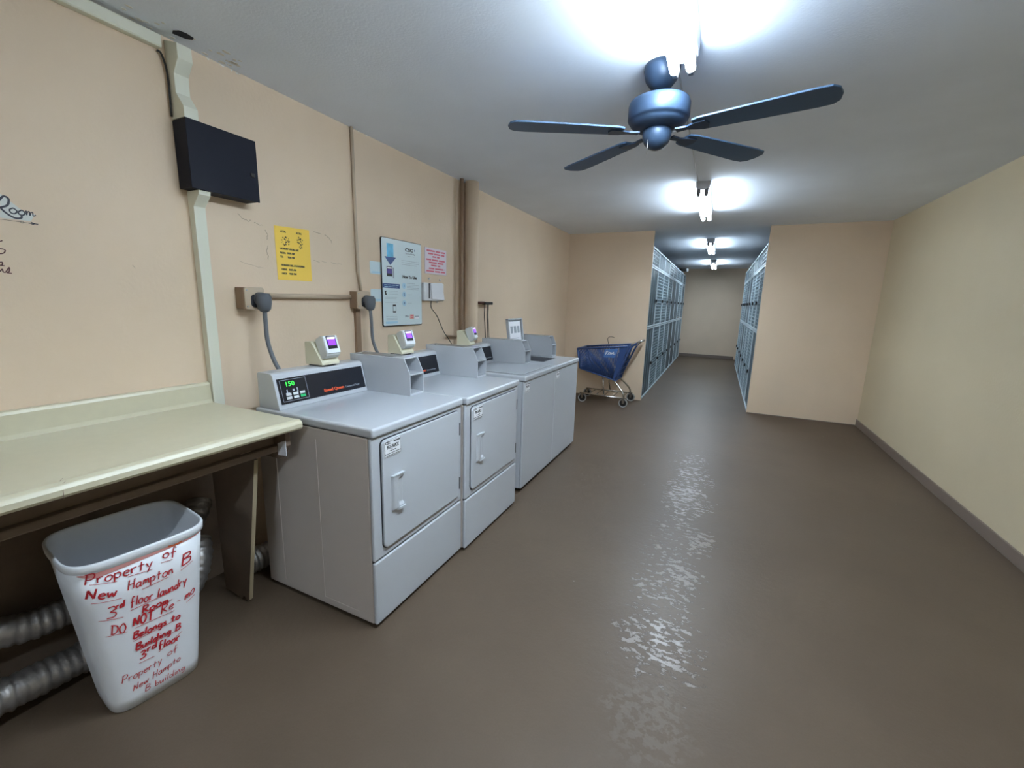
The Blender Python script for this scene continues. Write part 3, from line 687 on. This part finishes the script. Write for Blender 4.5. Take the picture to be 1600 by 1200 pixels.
o = MB().box(.001, .022, 2.165, 2.205, .3, 1.36).build('conduit_pipe', 'tandark'); tag(o, 'flat brown conduit strip under the right outlet down behind the dryers', 'pipe')
o = MB().tube([(.078, 3.56, 0), (.078, 3.56, H)], .063, 32).build('drain_pipe', 'wall'); tag(o, 'thick tan-painted floor-to-ceiling pipe right of the white router box', 'pipe')
o = MB().tube([(.05, 3.43, 0), (.05, 3.43, H)], .0165, 16).build('thin_pipe', 'tandark'); tag(o, 'thin brown vertical pipe beside the thick tan pipe', 'pipe')
o = MB().tube([(.03, 3.22, 1.115), (.03, 3.41, 1.10)], .009, 10).build('stub_pipe', 'tandark'); tag(o, 'short brown stub pipe reaching the thin vertical pipe above the machines', 'pipe')

# yellow notice
t = thing('paper_notice', 'yellow paper notice with opening hours taped on the wall above the dryer', 'notice', (.001, 1.738, 1.66))
MB().add([(.0, -.112, .142), (.0, .110, .150), (.0, .110, -.140), (.0, -.110, -.142), (.0012, -.112, .142), (.0012, .110, .150), (.0012, .110, -.140), (.0012, -.110, -.142)],
         [(0, 1, 2, 3), (4, 5, 6, 7), (0, 1, 5, 4), (1, 2, 6, 5), (2, 3, 7, 6), (3, 0, 4, 7)]).build('sheet', 'yellow', t)
ls = []
def yt(s, y, z, w, h=.0135, b=.0006): ls.append(text(s, h, (.0016, y-1.738, z-1.66), 'ink', None, width=w, bold=b))
yt('ATTN.', 1.662, 1.773, .034); yt('ATTN.', 1.760, 1.776, .036)
yt('LAUNDRY HOURS ARE', 1.651, 1.682, .117); yt('FROM:', 1.651, 1.659, .034); yt('8:00 AM', 1.696, 1.660, .046); yt('TO:', 1.651, 1.638, .018); yt('9:00 PM', 1.696, 1.638, .044)
yt('HORARIO DEL LAVANDERIA', 1.652, 1.594, .151); yt('DESDE:', 1.654, 1.571, .033); yt('8:00 AM', 1.70, 1.571, .045); yt('HASTA:', 1.654, 1.549, .031); yt('9:00 PM', 1.70, 1.549, .045)
join_into('notice_lettering', ls, t)
pc = MB()
for cy, cz, sx_, sz_ in ((1.690, 1.727, .026, .026), (1.781, 1.731, .022, .036)):
    for k in range(34):
        a = rnd.uniform(0, 2*PI); q = math.sqrt(rnd.random()); y = cy-1.738+q*math.cos(a)*sx_; z = cz-1.66+q*math.sin(a)*sz_; rr = rnd.uniform(.0015, .004)
        pc.prism_x([(y+rr*math.cos(b*PI/3), z+rr*math.sin(b*PI/3)) for b in range(6)], .0012, .0016)
pc.build('notice_picture', 'ink', t)

# big instruction sign
t = thing('instruction_sign', 'large pale payment instruction sign with blue arrow on the wall above the machines', 'sign', (.002, 2.662, 1.545))
Y0, Z0 = 2.662, 1.545
def R(y0, y1, z0, z1, r=.001): return rrect(y0-Y0, y1-Y0, z0-Z0, z1-Z0, r)
MB().prism_x(R(2.434, 2.890, 1.228, 1.860, .014), 0, .009).build('sign_backing', 'blk', t)
MB().prism_x(R(2.438, 2.887, 1.234, 1.856, .012), .009, .0105).build('sign_face', 'signw', t)
x1 = .0105
def sq(name, m, *a, r=.001, d=.0006, x=None): xx = x if x is not None else x1; return MB().prism_x(R(*a, r), xx, xx+d).build(name, m, t)
gl = mat('arrow_blue_print', (.1, .5, .8), .4, var=.35, vscale=14)
MB().prism_x(R(2.489, 2.560, 1.728, 1.822), x1, x1+.0006).build('arrow_shaft', gl, t)
MB().prism_x([(2.465-Y0, 1.728-Z0), (2.524-Y0, 1.671-Z0), (2.586-Y0, 1.728-Z0)], x1, x1+.0008).build('arrow_head', 'navy', t)
sq('pictured_reader', 'blk', 2.484, 2.543, 1.591, 1.662, r=.004); sq('pictured_reader_side', 'greyink', 2.548, 2.562, 1.580, 1.655)
sq('pictured_header', 'whitebrt', 2.491, 2.537, 1.645, 1.656, x=x1+.0006); sq('pictured_screen', mat('print_purple', (.09, .06, .28), .4), 2.489, 2.538, 1.610, 1.642, x=x1+.0006)
bn = sq('banner', 'navy', 2.438, 2.623, 1.507, 1.539)
b_ = MB(); bars(b_, 2.455-Y0, 2.61-Y0, 1.526-Z0, .007, x1+.0006, 5); bars(b_, 2.455-Y0, 2.60-Y0, 1.514-Z0, .007, x1+.0006, 6); b_.build('banner_print', 'paleblue', t)
ls = [text('CSC', .032, (x1+.0006, 2.692-Y0, 1.787-Z0), 'ink', None, width=.094, bold=.0014)]
join_into('logo_lettering', ls, t)
MB().prism_x([(2.806-Y0, 1.812-Z0), (2.813-Y0, 1.803-Z0), (2.809-Y0, 1.790-Z0), (2.802-Y0, 1.800-Z0)], x1, x1+.0006).build('logo_mark', 'navy', t)
text('ServiceWorks', .018, (x1+.0006, 2.695-Y0, 1.765-Z0), 'greyink', t, 'company_lettering', width=.115)
text('How To Use', .030, (x1+.0006, 2.657-Y0, 1.587-Z0), 'ink', t, 'heading_lettering', width=.168, bold=.0012)
for i, z in enumerate((1.530, 1.465, 1.400)):
    MB().prism_x([(2.672-Y0+.022*math.cos(a*PI/8), z-Z0+.022*math.sin(a*PI/8)) for a in range(16)], x1, x1+.0006).build('step_disc', 'paleblue', t)
    text(str(i+1), .024, (x1+.0009, 2.666-Y0, z-.008-Z0), 'navy', t, 'step_number', bold=.0008)
tb = MB()
for k, (a, b, z, h) in enumerate([(2.72, 2.80, 1.752, .006), (2.65, 2.86, 1.715, .006), (2.65, 2.86, 1.700, .006), (2.65, 2.83, 1.686, .006), (2.708, 2.80, 1.548, .006), (2.706, 2.855, 1.536, .005), (2.706, 2.85, 1.526, .005), (2.706, 2.855, 1.516, .005), (2.706, 2.85, 1.504, .005),
                                  (2.714, 2.767, 1.464, .005), (2.712, 2.76, 1.398, .005), (2.497, 2.60, 1.484, .004), (2.497, 2.60, 1.474, .004), (2.497, 2.60, 1.464, .004), (2.455, 2.59, 1.440, .004), (2.455, 2.58, 1.430, .004),
                                  (2.458, 2.597, 1.402, .004), (2.462, 2.59, 1.310, .004), (2.462, 2.585, 1.300, .004), (2.47, 2.59, 1.286, .004), (2.47, 2.59, 1.276, .004)]):
    bars(tb, a-Y0, b-Y0, z-Z0, h*.62, x1, 20+k)
tb.build('small_print', 'greyink', t)
sq('footer_strip', 'paleblue', 2.462, 2.592, 1.248, 1.264)
MB().prism_x([(2.455-Y0, 1.485-Z0), (2.478-Y0, 1.487-Z0), (2.470-Y0, 1.474-Z0), (2.483-Y0, 1.455-Z0), (2.462-Y0, 1.458-Z0)], x1, x1+.0006).build('pictured_hand', 'ink', t)
sq('pictured_phone', 'blk', 2.540, 2.575, 1.328, 1.388, r=.004); sq('pictured_phone_screen', 'signw', 2.543, 2.572, 1.340, 1.376, x=x1+.0006)
text('VISA', .020, (x1+.0006, 2.677-Y0, 1.292-Z0), 'greyink', t, 'card_lettering', width=.046, bold=.0008)
sq('card_badge', mat('print_salmon', (.75, .42, .33), .5), 2.735, 2.785, 1.276, 1.312, r=.008)
for z in (1.284, 1.298): sq('card_badge_bar', 'redink', 2.745, 2.772, z, z+.008, x=x1+.0006)
sq('card_badge', 'greyink', 2.797, 2.845, 1.293, 1.300); sq('card_badge', 'whitebrt', 2.797, 2.845, 1.278, 1.292)
for z0, lab in ((1.598, 'small pale paper card peeking from left edge of the big sign, upper'), (1.408, 'small pale paper card peeking from left edge of the big sign, lower')):
    c = thing('paper_card', lab, 'card', (.001, 2.382, z0))
    MB().prism_x(rrect(-.054, .062, 0, .086, .01), 0, .001).build('card_sheet', 'cardp', c)
    mb = MB(); bars(mb, -.03, .05, .010, .006, .001, 3); mb.box(.001, .0013, -.035, .05, .006, .018); mb.build('card_print', 'paleblue', c)
# pinkish notice
t = thing('paper_notice', 'small white notice of red print, right of the big sign', 'notice', (.001, 3.101, 1.746))
MB().box(0, .004, -.153, .153, -.104, .104).build('sheet', 'pinkp', t)
mb = MB(); i = 0
for a, b, z in ((-.13, .13, .075), (-.11, .125, .052), (-.05, .05, .030), (-.135, .135, .004), (-.10, .12, -.018), (-.07, .06, -.040), (-.10, .12, -.066), (-.135, .135, -.088)):
    bars(mb, a, b, z, .020, .004, 70+i); i += 1
mb.build('notice_print', 'redink', t)
# white router box
t = thing('router_box', 'white plastic network box with a hanging cord, under the red-print notice', 'router', (.002, 3.05, 1.495))
MB().box(0, .032, -.152, .125, -.075, .072).build('case', 'plastic', t, bevel=.008, seg=3)
MB().prism_x([(-.082, .070), (.085, .078), (.118, -.068), (-.062, -.058)], .032, .044).build('front_flap', 'whitebrt', t, bevel=.002)
MB().box(.032, .036, -.095, -.085, -.055, .068).build('flap_gap', 'gasket', t)
for y, z in ((-.05, .102), (.105, .100), (.065, -.088)): MB().lathe([(0, 0), (.009, 0), (.009, .01), (0, .012)], (.004, y, z), 10).build('peg', 'plastic', t)
MB().tube(curve_pts([(.03, -.06, -.075), (.02, -.045, -.13), (.02, .035, -.20), (.02, .095, -.285), (.04, .11, -.34), (.06, .15, -.40), (.06, .2, -.45)], 6), .0035, 6).build('cord', 'blk', t)
# hooks with cables
t = thing('wall_bracket', 'short black wall bracket with dangling black wires, right of the thick pipe', 'bracket', (.0, 3.76, 1.405))
MB().prism_x(rrect(-.03, .025, -.05, .02, .012), 0, .02).build('wall_flange', 'tandark', t)
MB().tube([(.02, .0, .008), (.05, .10, .010)], .013, 10).build('pipe_stub', mat('rusty_red', (.10, .025, .015), .5), t)
MB().box(.03, .07, .09, .255, -.010, .018).build('plug_bar', 'blk', t, bevel=.005)
for y, dy in ((.115, -.01), (.175, -.012), (.2, -.015)):
    MB().tube(curve_pts([(.05, y, -.01), (.055, y-.004+dy, -.12), (.06, y+dy, -.22), (.07, y+dy, -.40)], 5), .0045 if y != .2 else .002, 6).build('wire', 'blk', t)

# Room lettering on the left wall
t = thing('wall_decal', 'black script word decal above an arrow line at the left edge of the wall', 'wall decal', (.001, .60, 1.66))
MB().prism_x([(-.1, .09), (.03, .085), (.085, .03), (.108, .03), (.095, .004), (-.1, .002)], 0, .0004).build('backing_film', 'decalw', t)
dm = MB(); f = lambda u, v: (.0011, u-.6, v-1.66)
for st, wd in (([(.600, 1.672), (.612, 1.69), (.628, 1.72), (.640, 1.735), (.650, 1.728), (.645, 1.708), (.630, 1.698), (.622, 1.697)], .006), ([(.626, 1.698), (.636, 1.684), (.650, 1.672), (.662, 1.668), (.673, 1.672), (.674, 1.680)], .0055),
               ([(.60, 1.74), (.615, 1.735), (.618, 1.70), (.612, 1.675), (.60, 1.67)], .005),
               ([(.656, 1.700), (.648, 1.694), (.650, 1.684), (.659, 1.683), (.665, 1.692), (.658, 1.700), (.655, 1.699)], .004), ([(.676, 1.697), (.668, 1.690), (.670, 1.682), (.679, 1.682), (.684, 1.690), (.678, 1.697), (.674, 1.696)], .004),
               ([(.684, 1.692), (.688, 1.697), (.687, 1.683), (.690, 1.693), (.695, 1.696), (.695, 1.683), (.698, 1.692), (.703, 1.695), (.703, 1.683), (.710, 1.687)], .0032)):
    dm.strip([(p[0], p[1]) for p in curve_pts([(a, b, 0) for a, b in st], 5)], wd, f)
dm.strip([(.50, 1.661), (.60, 1.659), (.69, 1.657)], .0012, f)
dm.strip([(.688, 1.657), (.712, 1.657)], .003, f); dm.strip([(.694, 1.6615), (.705, 1.657)], .0022, f); dm.strip([(.694, 1.6525), (.705, 1.657)], .0022, f)
for cx_ in (.673,): dm.strip([(cx_+.004*math.cos(a), 1.657+.003*math.sin(a)) for a in [i*PI/5 for i in range(11)]], .001, f)
dm.build('script_lettering', 'decal', t)
t = thing('wall_decal', 'cut-off ends of small dark script lines below the arrow decal', 'wall decal', (.001, .60, 1.5))
dm = MB(); f = lambda u, v: (.0006, u-.6, v-1.5)
for st in ([(.592, 1.588), (.603, 1.592), (.612, 1.586), (.618, 1.590)], [(.60, 1.560), (.612, 1.562), (.620, 1.558), (.615, 1.548), (.605, 1.545)], [(.598, 1.515), (.608, 1.518), (.606, 1.508), (.600, 1.508), (.612, 1.506)],
           [(.590, 1.488), (.597, 1.496), (.598, 1.486), (.605, 1.495), (.606, 1.486), (.612, 1.486), (.622, 1.502), (.620, 1.488), (.614, 1.484), (.626, 1.482)]):
    dm.strip([(p[0], p[1]) for p in curve_pts([(a, b, 0) for a, b in st], 5)], .0034, f)
dm.build('script_lettering', mat('dark_red_vinyl', (.09, .02, .02), .5), t)

# ------------------------------------------------------------------ lockers
ORD = ['first', 'second', 'third', 'fourth', 'fifth', 'sixth', 'seventh', 'eighth', 'ninth']
def bar_box(mb, x, s, y0, y1, z0, z1, d=.02): return mb.box(min(x, x-s*d), max(x, x-s*d), y0, y1, z0, z1)
def cage(x, s, y0, y1, z0, z1, tier, i, side, style, ty=None):
    """door plane at x, facing the corridor; s = +1 when the corridor lies towards +x"""
    lab = '%s storage cage in the %s bank, %s from the corridor mouth' % (tier, side, ORD[i])
    t = thing('storage_cage', lab, 'storage locker', (x, (y0+y1)/2, z0), group='storage cages along the corridor')
    y0 -= t.location.y; y1 -= t.location.y; h = z1-z0
    y0, y1 = y0+.004, y1-.004
    X = lambda a: a*s
    def bb(mb, a, b, *r): return mb.box(min(X(a), X(b)), max(X(a), X(b)), *r)
    bd = MB(); bb(bd, -1.1, -.03, y0+.01, y1-.01, .03, h-.01); bd.build('enclosure', 'lockp', t)
    def frame(name, za, zb, m='galv', w=.022, d=.02):
        mb = MB(); bb(mb, -d, 0, y0, y0+w, za, zb); bb(mb, -d, 0, y1-w, y1, za, zb); bb(mb, -d, 0.001, y0+w, y1-w, za, za+.02); bb(mb, -d, 0.001, y0+w, y1-w, zb-.022, zb)
        return mb.build(name, m, t)
    def infill(za, zb, st, par):
        mb = MB(); bb(mb, -.018, -.012, y0+.022, y1-.022, za+.03, zb-.03); mb.build('door_panel', 'lockp', par)
        ml = MB()
        if st:
            z = za+.06
            while z < zb-.05:
                bb(ml, -.012, -.004, y0+.022, y1-.022, z, z+(.016 if st == 2 else .008)); z += .052
            for k in range(1, 4):
                yy = y0+(y1-y0)*k/4; bb(ml, -.012, -.006, yy, yy+.006, za+.03, zb-.03)
        else:
            for k in (1, 2):
                yy = y0+(y1-y0)*k/3; bb(ml, -.012, -.008, yy, yy+.008, za+.03, zb-.03)
        ml.build('door_mesh', 'lockm', par)
    top = h if ty is None else ty-z0
    fr = frame('door_frame', 0.006, top-.004)
    infill(0.006, top-.004, style, fr)
    if ty is not None:
        f2 = frame('top_frame', ty-z0+.006, h); infill(ty-z0+.006, h, (style+1) % 3, f2)
    lz = (.50 if z0 < .5 else 1.51)-z0
    lk = MB(); bb(lk, -.002, .02, y1-.075, y1-.03, lz-.03, lz+.02); lo = lk.build('hasp', 'blk', t, bevel=.003)
    MB().tube([(X(.014), y1-.065, lz-.03), (X(.016), y1-.065, lz-.06), (X(.016), y1-.04, lz-.06), (X(.014), y1-.04, lz-.03)], .005, 6).build('padlock', 'steel', lo)
    return t
ycL = [6.685, 7.44, 8.26, 9.07, 9.86, 10.68, 11.55, 12.40, 13.25]
stL = [0, 2, 2, 1, 0, 0, 2, 1]
for i in range(8):
    cage(XA, 1, ycL[i], ycL[i+1], 0, 1.10, 'lower', i, 'left', [0, 1, 2, 1, 0, 0, 1, 1][i])
    cage(XA, 1, ycL[i], ycL[i+1], 1.10, 2.275, 'upper', i, 'left', stL[i], ty=2.0)
ycR = [6.685, 7.40, 8.2, 9.0, 9.8, 10.6, 11.4, 12.2]
for i in range(7):
    cage(XB, -1, ycR[i], ycR[i+1], 0, 1.12, 'lower', i, 'right', [0, 2, 2, 1, 0, 1, 2][i])
    cage(XB, -1, ycR[i], ycR[i+1], 1.12, 2.275, 'upper', i, 'right', [1, 2, 2, 0, 1, 2, 2][i], ty=2.01)
t = thing('security_camera', 'small white security camera on top of the left cages near the far end', 'camera', (1.22, 12.2, 2.276))
MB().box(-.05, .05, -.05, .05, 0, .02).build('mount', 'plastic', t)
MB().tube([(0, 0, .02), (.03, 0, .07)], .012, 8).build('arm', 'plastic', t)
MB().tube([(-.09, .0, .08), (.10, 0, .075)], .035, 14).build('camera_body', 'blk', t)
MB().tube([(.10, 0, .075), (.15, 0, .075)], .042, 14).build('hood', 'plastic', t)

# ------------------------------------------------------------------ shopping cart
def cart():
    t = thing('shopping_cart', 'blue plastic shopping cart with chrome legs parked against the partition wall', 'shopping cart', (.8, 6.27, 0))
    ox, oy = .8, 6.27
    W2 = .235
    # basket corner points (x,z) of the long sides; slight taper towards the base
    TL, TR, BR, BL = (.40, .785), (1.115, .865), (.985, .36), (.44, .495)
    def P(u, v, side, off=0):    # u along, v up
        ax = (BL[0]+(BR[0]-BL[0])*u, BL[1]+(BR[1]-BL[1])*u); bx_ = (TL[0]+(TR[0]-TL[0])*u, TL[1]+(TR[1]-TL[1])*u)
        x = ax[0]+(bx_[0]-ax[0])*v; z = ax[1]+(bx_[1]-ax[1])*v; return (x-ox, side*(W2-.045*(1-v)+off), z)
    bs = MB()
    def barp(a, b, r): bs.tube([a, b], r, 6)
    for sd in (-1, 1):
        n = 30
        for k in range(-8, n):
            u0 = k/n; 
            for sl in ((.30,) if sd == -1 else (.30,)):
                a0, b0 = u0, 1.; a1, b1 = u0+sl, 0.
                # clip to [0,1] in u
                v0 = 1.; v1 = 0.
                if a0 < 0: v0 = 1-(0-a0)/sl; a0 = 0
                if a1 > 1: v1 = 1-(1-u0)/sl; a1 = 1
                if v0 > v1: barp(P(a0, v0, sd), P(a1, v1, sd), .0060)
        for k in range(1, 3): barp(P(0, k/3, sd), P(1, k/3, sd), .003)
    for k in range(1, 9):
        y = -W2+2*W2*k/9
        bs.tube([(TL[0]-ox, y, TL[1]), (BL[0]-ox, y*.8, BL[1]), (BR[0]-ox, y*.8, BR[1])], .0045, 6)
    for k in range(1, 8):
        u = k/8; a = P(u, 0, -1); b = P(u, 0, 1); bs.tube([a, b], .0045, 6)
    for k in range(1, 6):
        a = P(0, k/6, -1); b = P(0, k/6, 1); bs.tube([a, b], .0045, 6)
        a = P(1, k/6, -1); b = P(1, k/6, 1); bs.tube([a, b], .0045, 6)
    bo = bs.build('basket', 'cartb', t)
    rim = MB()
    for sd in (-1, 1):
        rim.tube([P(0, 1, sd), P(1, 1, sd)], .014, 8); rim.tube([P(0, 0, sd), P(1, 0, sd)], .010, 8)
        rim.tube([P(0, 0, sd), P(0, 1, sd)], .012, 8)
    rim.tube([P(0, 1, -1), P(0, 1, 1)], .014, 8); rim.tube([P(1, 1, -1), P(1, 1, 1)], .012, 8)
    rim.build('basket_rim', 'cartb', t)
    # solid rear corner strip and logo plate
    for sd in (-1, 1):
        q = [P(.86, 1, sd, .006), P(1, 1, sd, .006), P(1, 0, sd, .006), P(.90, 0, sd, .006), P(.86, 1, sd, -.004), P(1, 1, sd, -.004), P(1, 0, sd, -.004), P(.90, 0, sd, -.004)]
        MB().add(q, [(0, 1, 2, 3), (4, 5, 6, 7), (0, 1, 5, 4), (1, 2, 6, 5), (2, 3, 7, 6), (3, 0, 4, 7)]).build('corner_panel', 'cartb', t)
    v = [P(u, w_, -1, o) for o in (.008, .0) for u, w_ in ((.56, .93), (.83, .95), (.80, .66), (.57, .66))]
    lp = MB().add(v, [(0, 1, 2, 3), (4, 5, 6, 7), (0, 1, 5, 4), (1, 2, 6, 5), (2, 3, 7, 6), (3, 0, 4, 7)]).build('logo_plate', 'cartl', t, bevel=.002)
    f = lambda u, w_: P(u, w_, -1, .0095)
    sc = MB()
    for st in ([(.60, .74), (.61, .88), (.64, .86), (.61, .81), (.65, .76)], [(.66, .78), (.68, .83), (.66, .84), (.66, .77), (.69, .78)], [(.69, .84), (.70, .77), (.72, .83), (.725, .77), (.74, .83)], [(.745, .78), (.755, .85), (.765, .77), (.785, .79), (.80, .78)]):
        sc.strip([(p[0], p[1]) for p in curve_pts([(a, b, 0) for a, b in st], 4)], .012, f)
    sc.build('logo_script', 'whitebrt', lp)
    # handle
    hd = MB()
    for sd in (-1, 1): hd.tube(curve_pts([(.98-ox, sd*.2, .40), (1.08-ox, sd*W2, .66), (1.17-ox, sd*W2, .86), (1.25-ox, sd*W2, .925)], 5), .013, 8)
    hd.build('handle_arm', 'cartb', t)
    MB().tube([(1.255-ox, -W2-.02, .93), (1.255-ox, W2+.02, .93)], .017, 12).build('handle', 'chrome', t)
    MB().box(1.13-ox, 1.2-ox, -.1, .1, .865, .9).build('child_seat_flap', 'chrome', t, bevel=.01)
    MB().tube(curve_pts([(.78-ox, .1, .83), (.76-ox, .08, .93), (.80-ox, .06, .965), (.86-ox, .06, .955)], 5), .004, 6).build('seat_wire', 'blk', t)
    # chassis
    ch = MB()
    for sd in (-1, 1):
        y = sd*.2
        ch.tube(curve_pts([(.95-ox, y*.9, .36), (1.10-ox, sd*.24, .20), (1.115-ox, sd*.24, .10)], 6), .012, 8)
        ch.tube([(.78-ox, y*.8, .41), (.82-ox, y, .15)], .010, 8)
        ch.tube([(1.115-ox, sd*.24, .125), (.46-ox, sd*.2, .135)], .010, 8)
    for x in (.5, .6, .7, .82, .95, 1.08): ch.tube([(x-ox, -.2, .13), (x-ox, .2, .13)], .006, 6)
    ch.build('chassis', 'chrome', t)
    for x, y in ((1.11, 6.03), (1.13, 6.50), (.50, 6.08), (.46, 6.50)):
        wx, wy = x-ox, y-oy; cz = .062
        tr_ = MB(); n = 24; prof = [(.062, -.013), (.062, .013), (.048, .016), (.048, -.016), (.062, -.013)]
        vs = [(wx+r*math.cos(2*PI*k/n), wy+yy, cz+r*math.sin(2*PI*k/n)) for r, yy in prof for k in range(n)]
        fs = [(i*n+k, i*n+(k+1) % n, (i+1)*n+(k+1) % n, (i+1)*n+k) for i in range(4) for k in range(n)]
        wl_ = tr_.add(vs, fs, True).build('caster', 'rubber', t)
        MB().add([(wx+.048*math.cos(2*PI*k/n), wy+yy, cz+.048*math.sin(2*PI*k/n)) for yy in (-.009, .009) for k in range(n)], [tuple(range(n)), tuple(range(n, 2*n))]+[(k, (k+1) % n, n+(k+1) % n, n+k) for k in range(n)]).build('wheel_hub', 'blk', wl_)
        fk = MB()
        for sd in (-1, 1): fk.prism_y([(wx-.012, cz-.005), (wx+.012, cz-.005), (wx+.022, .132), (wx-.02, .132)], wy+sd*.019-.0015, wy+sd*.019+.0015)
        fk.box(wx-.022, wx+.024, wy-.022, wy+.022, .128, .136); fk.build('fork', 'chrome', wl_)
cart()
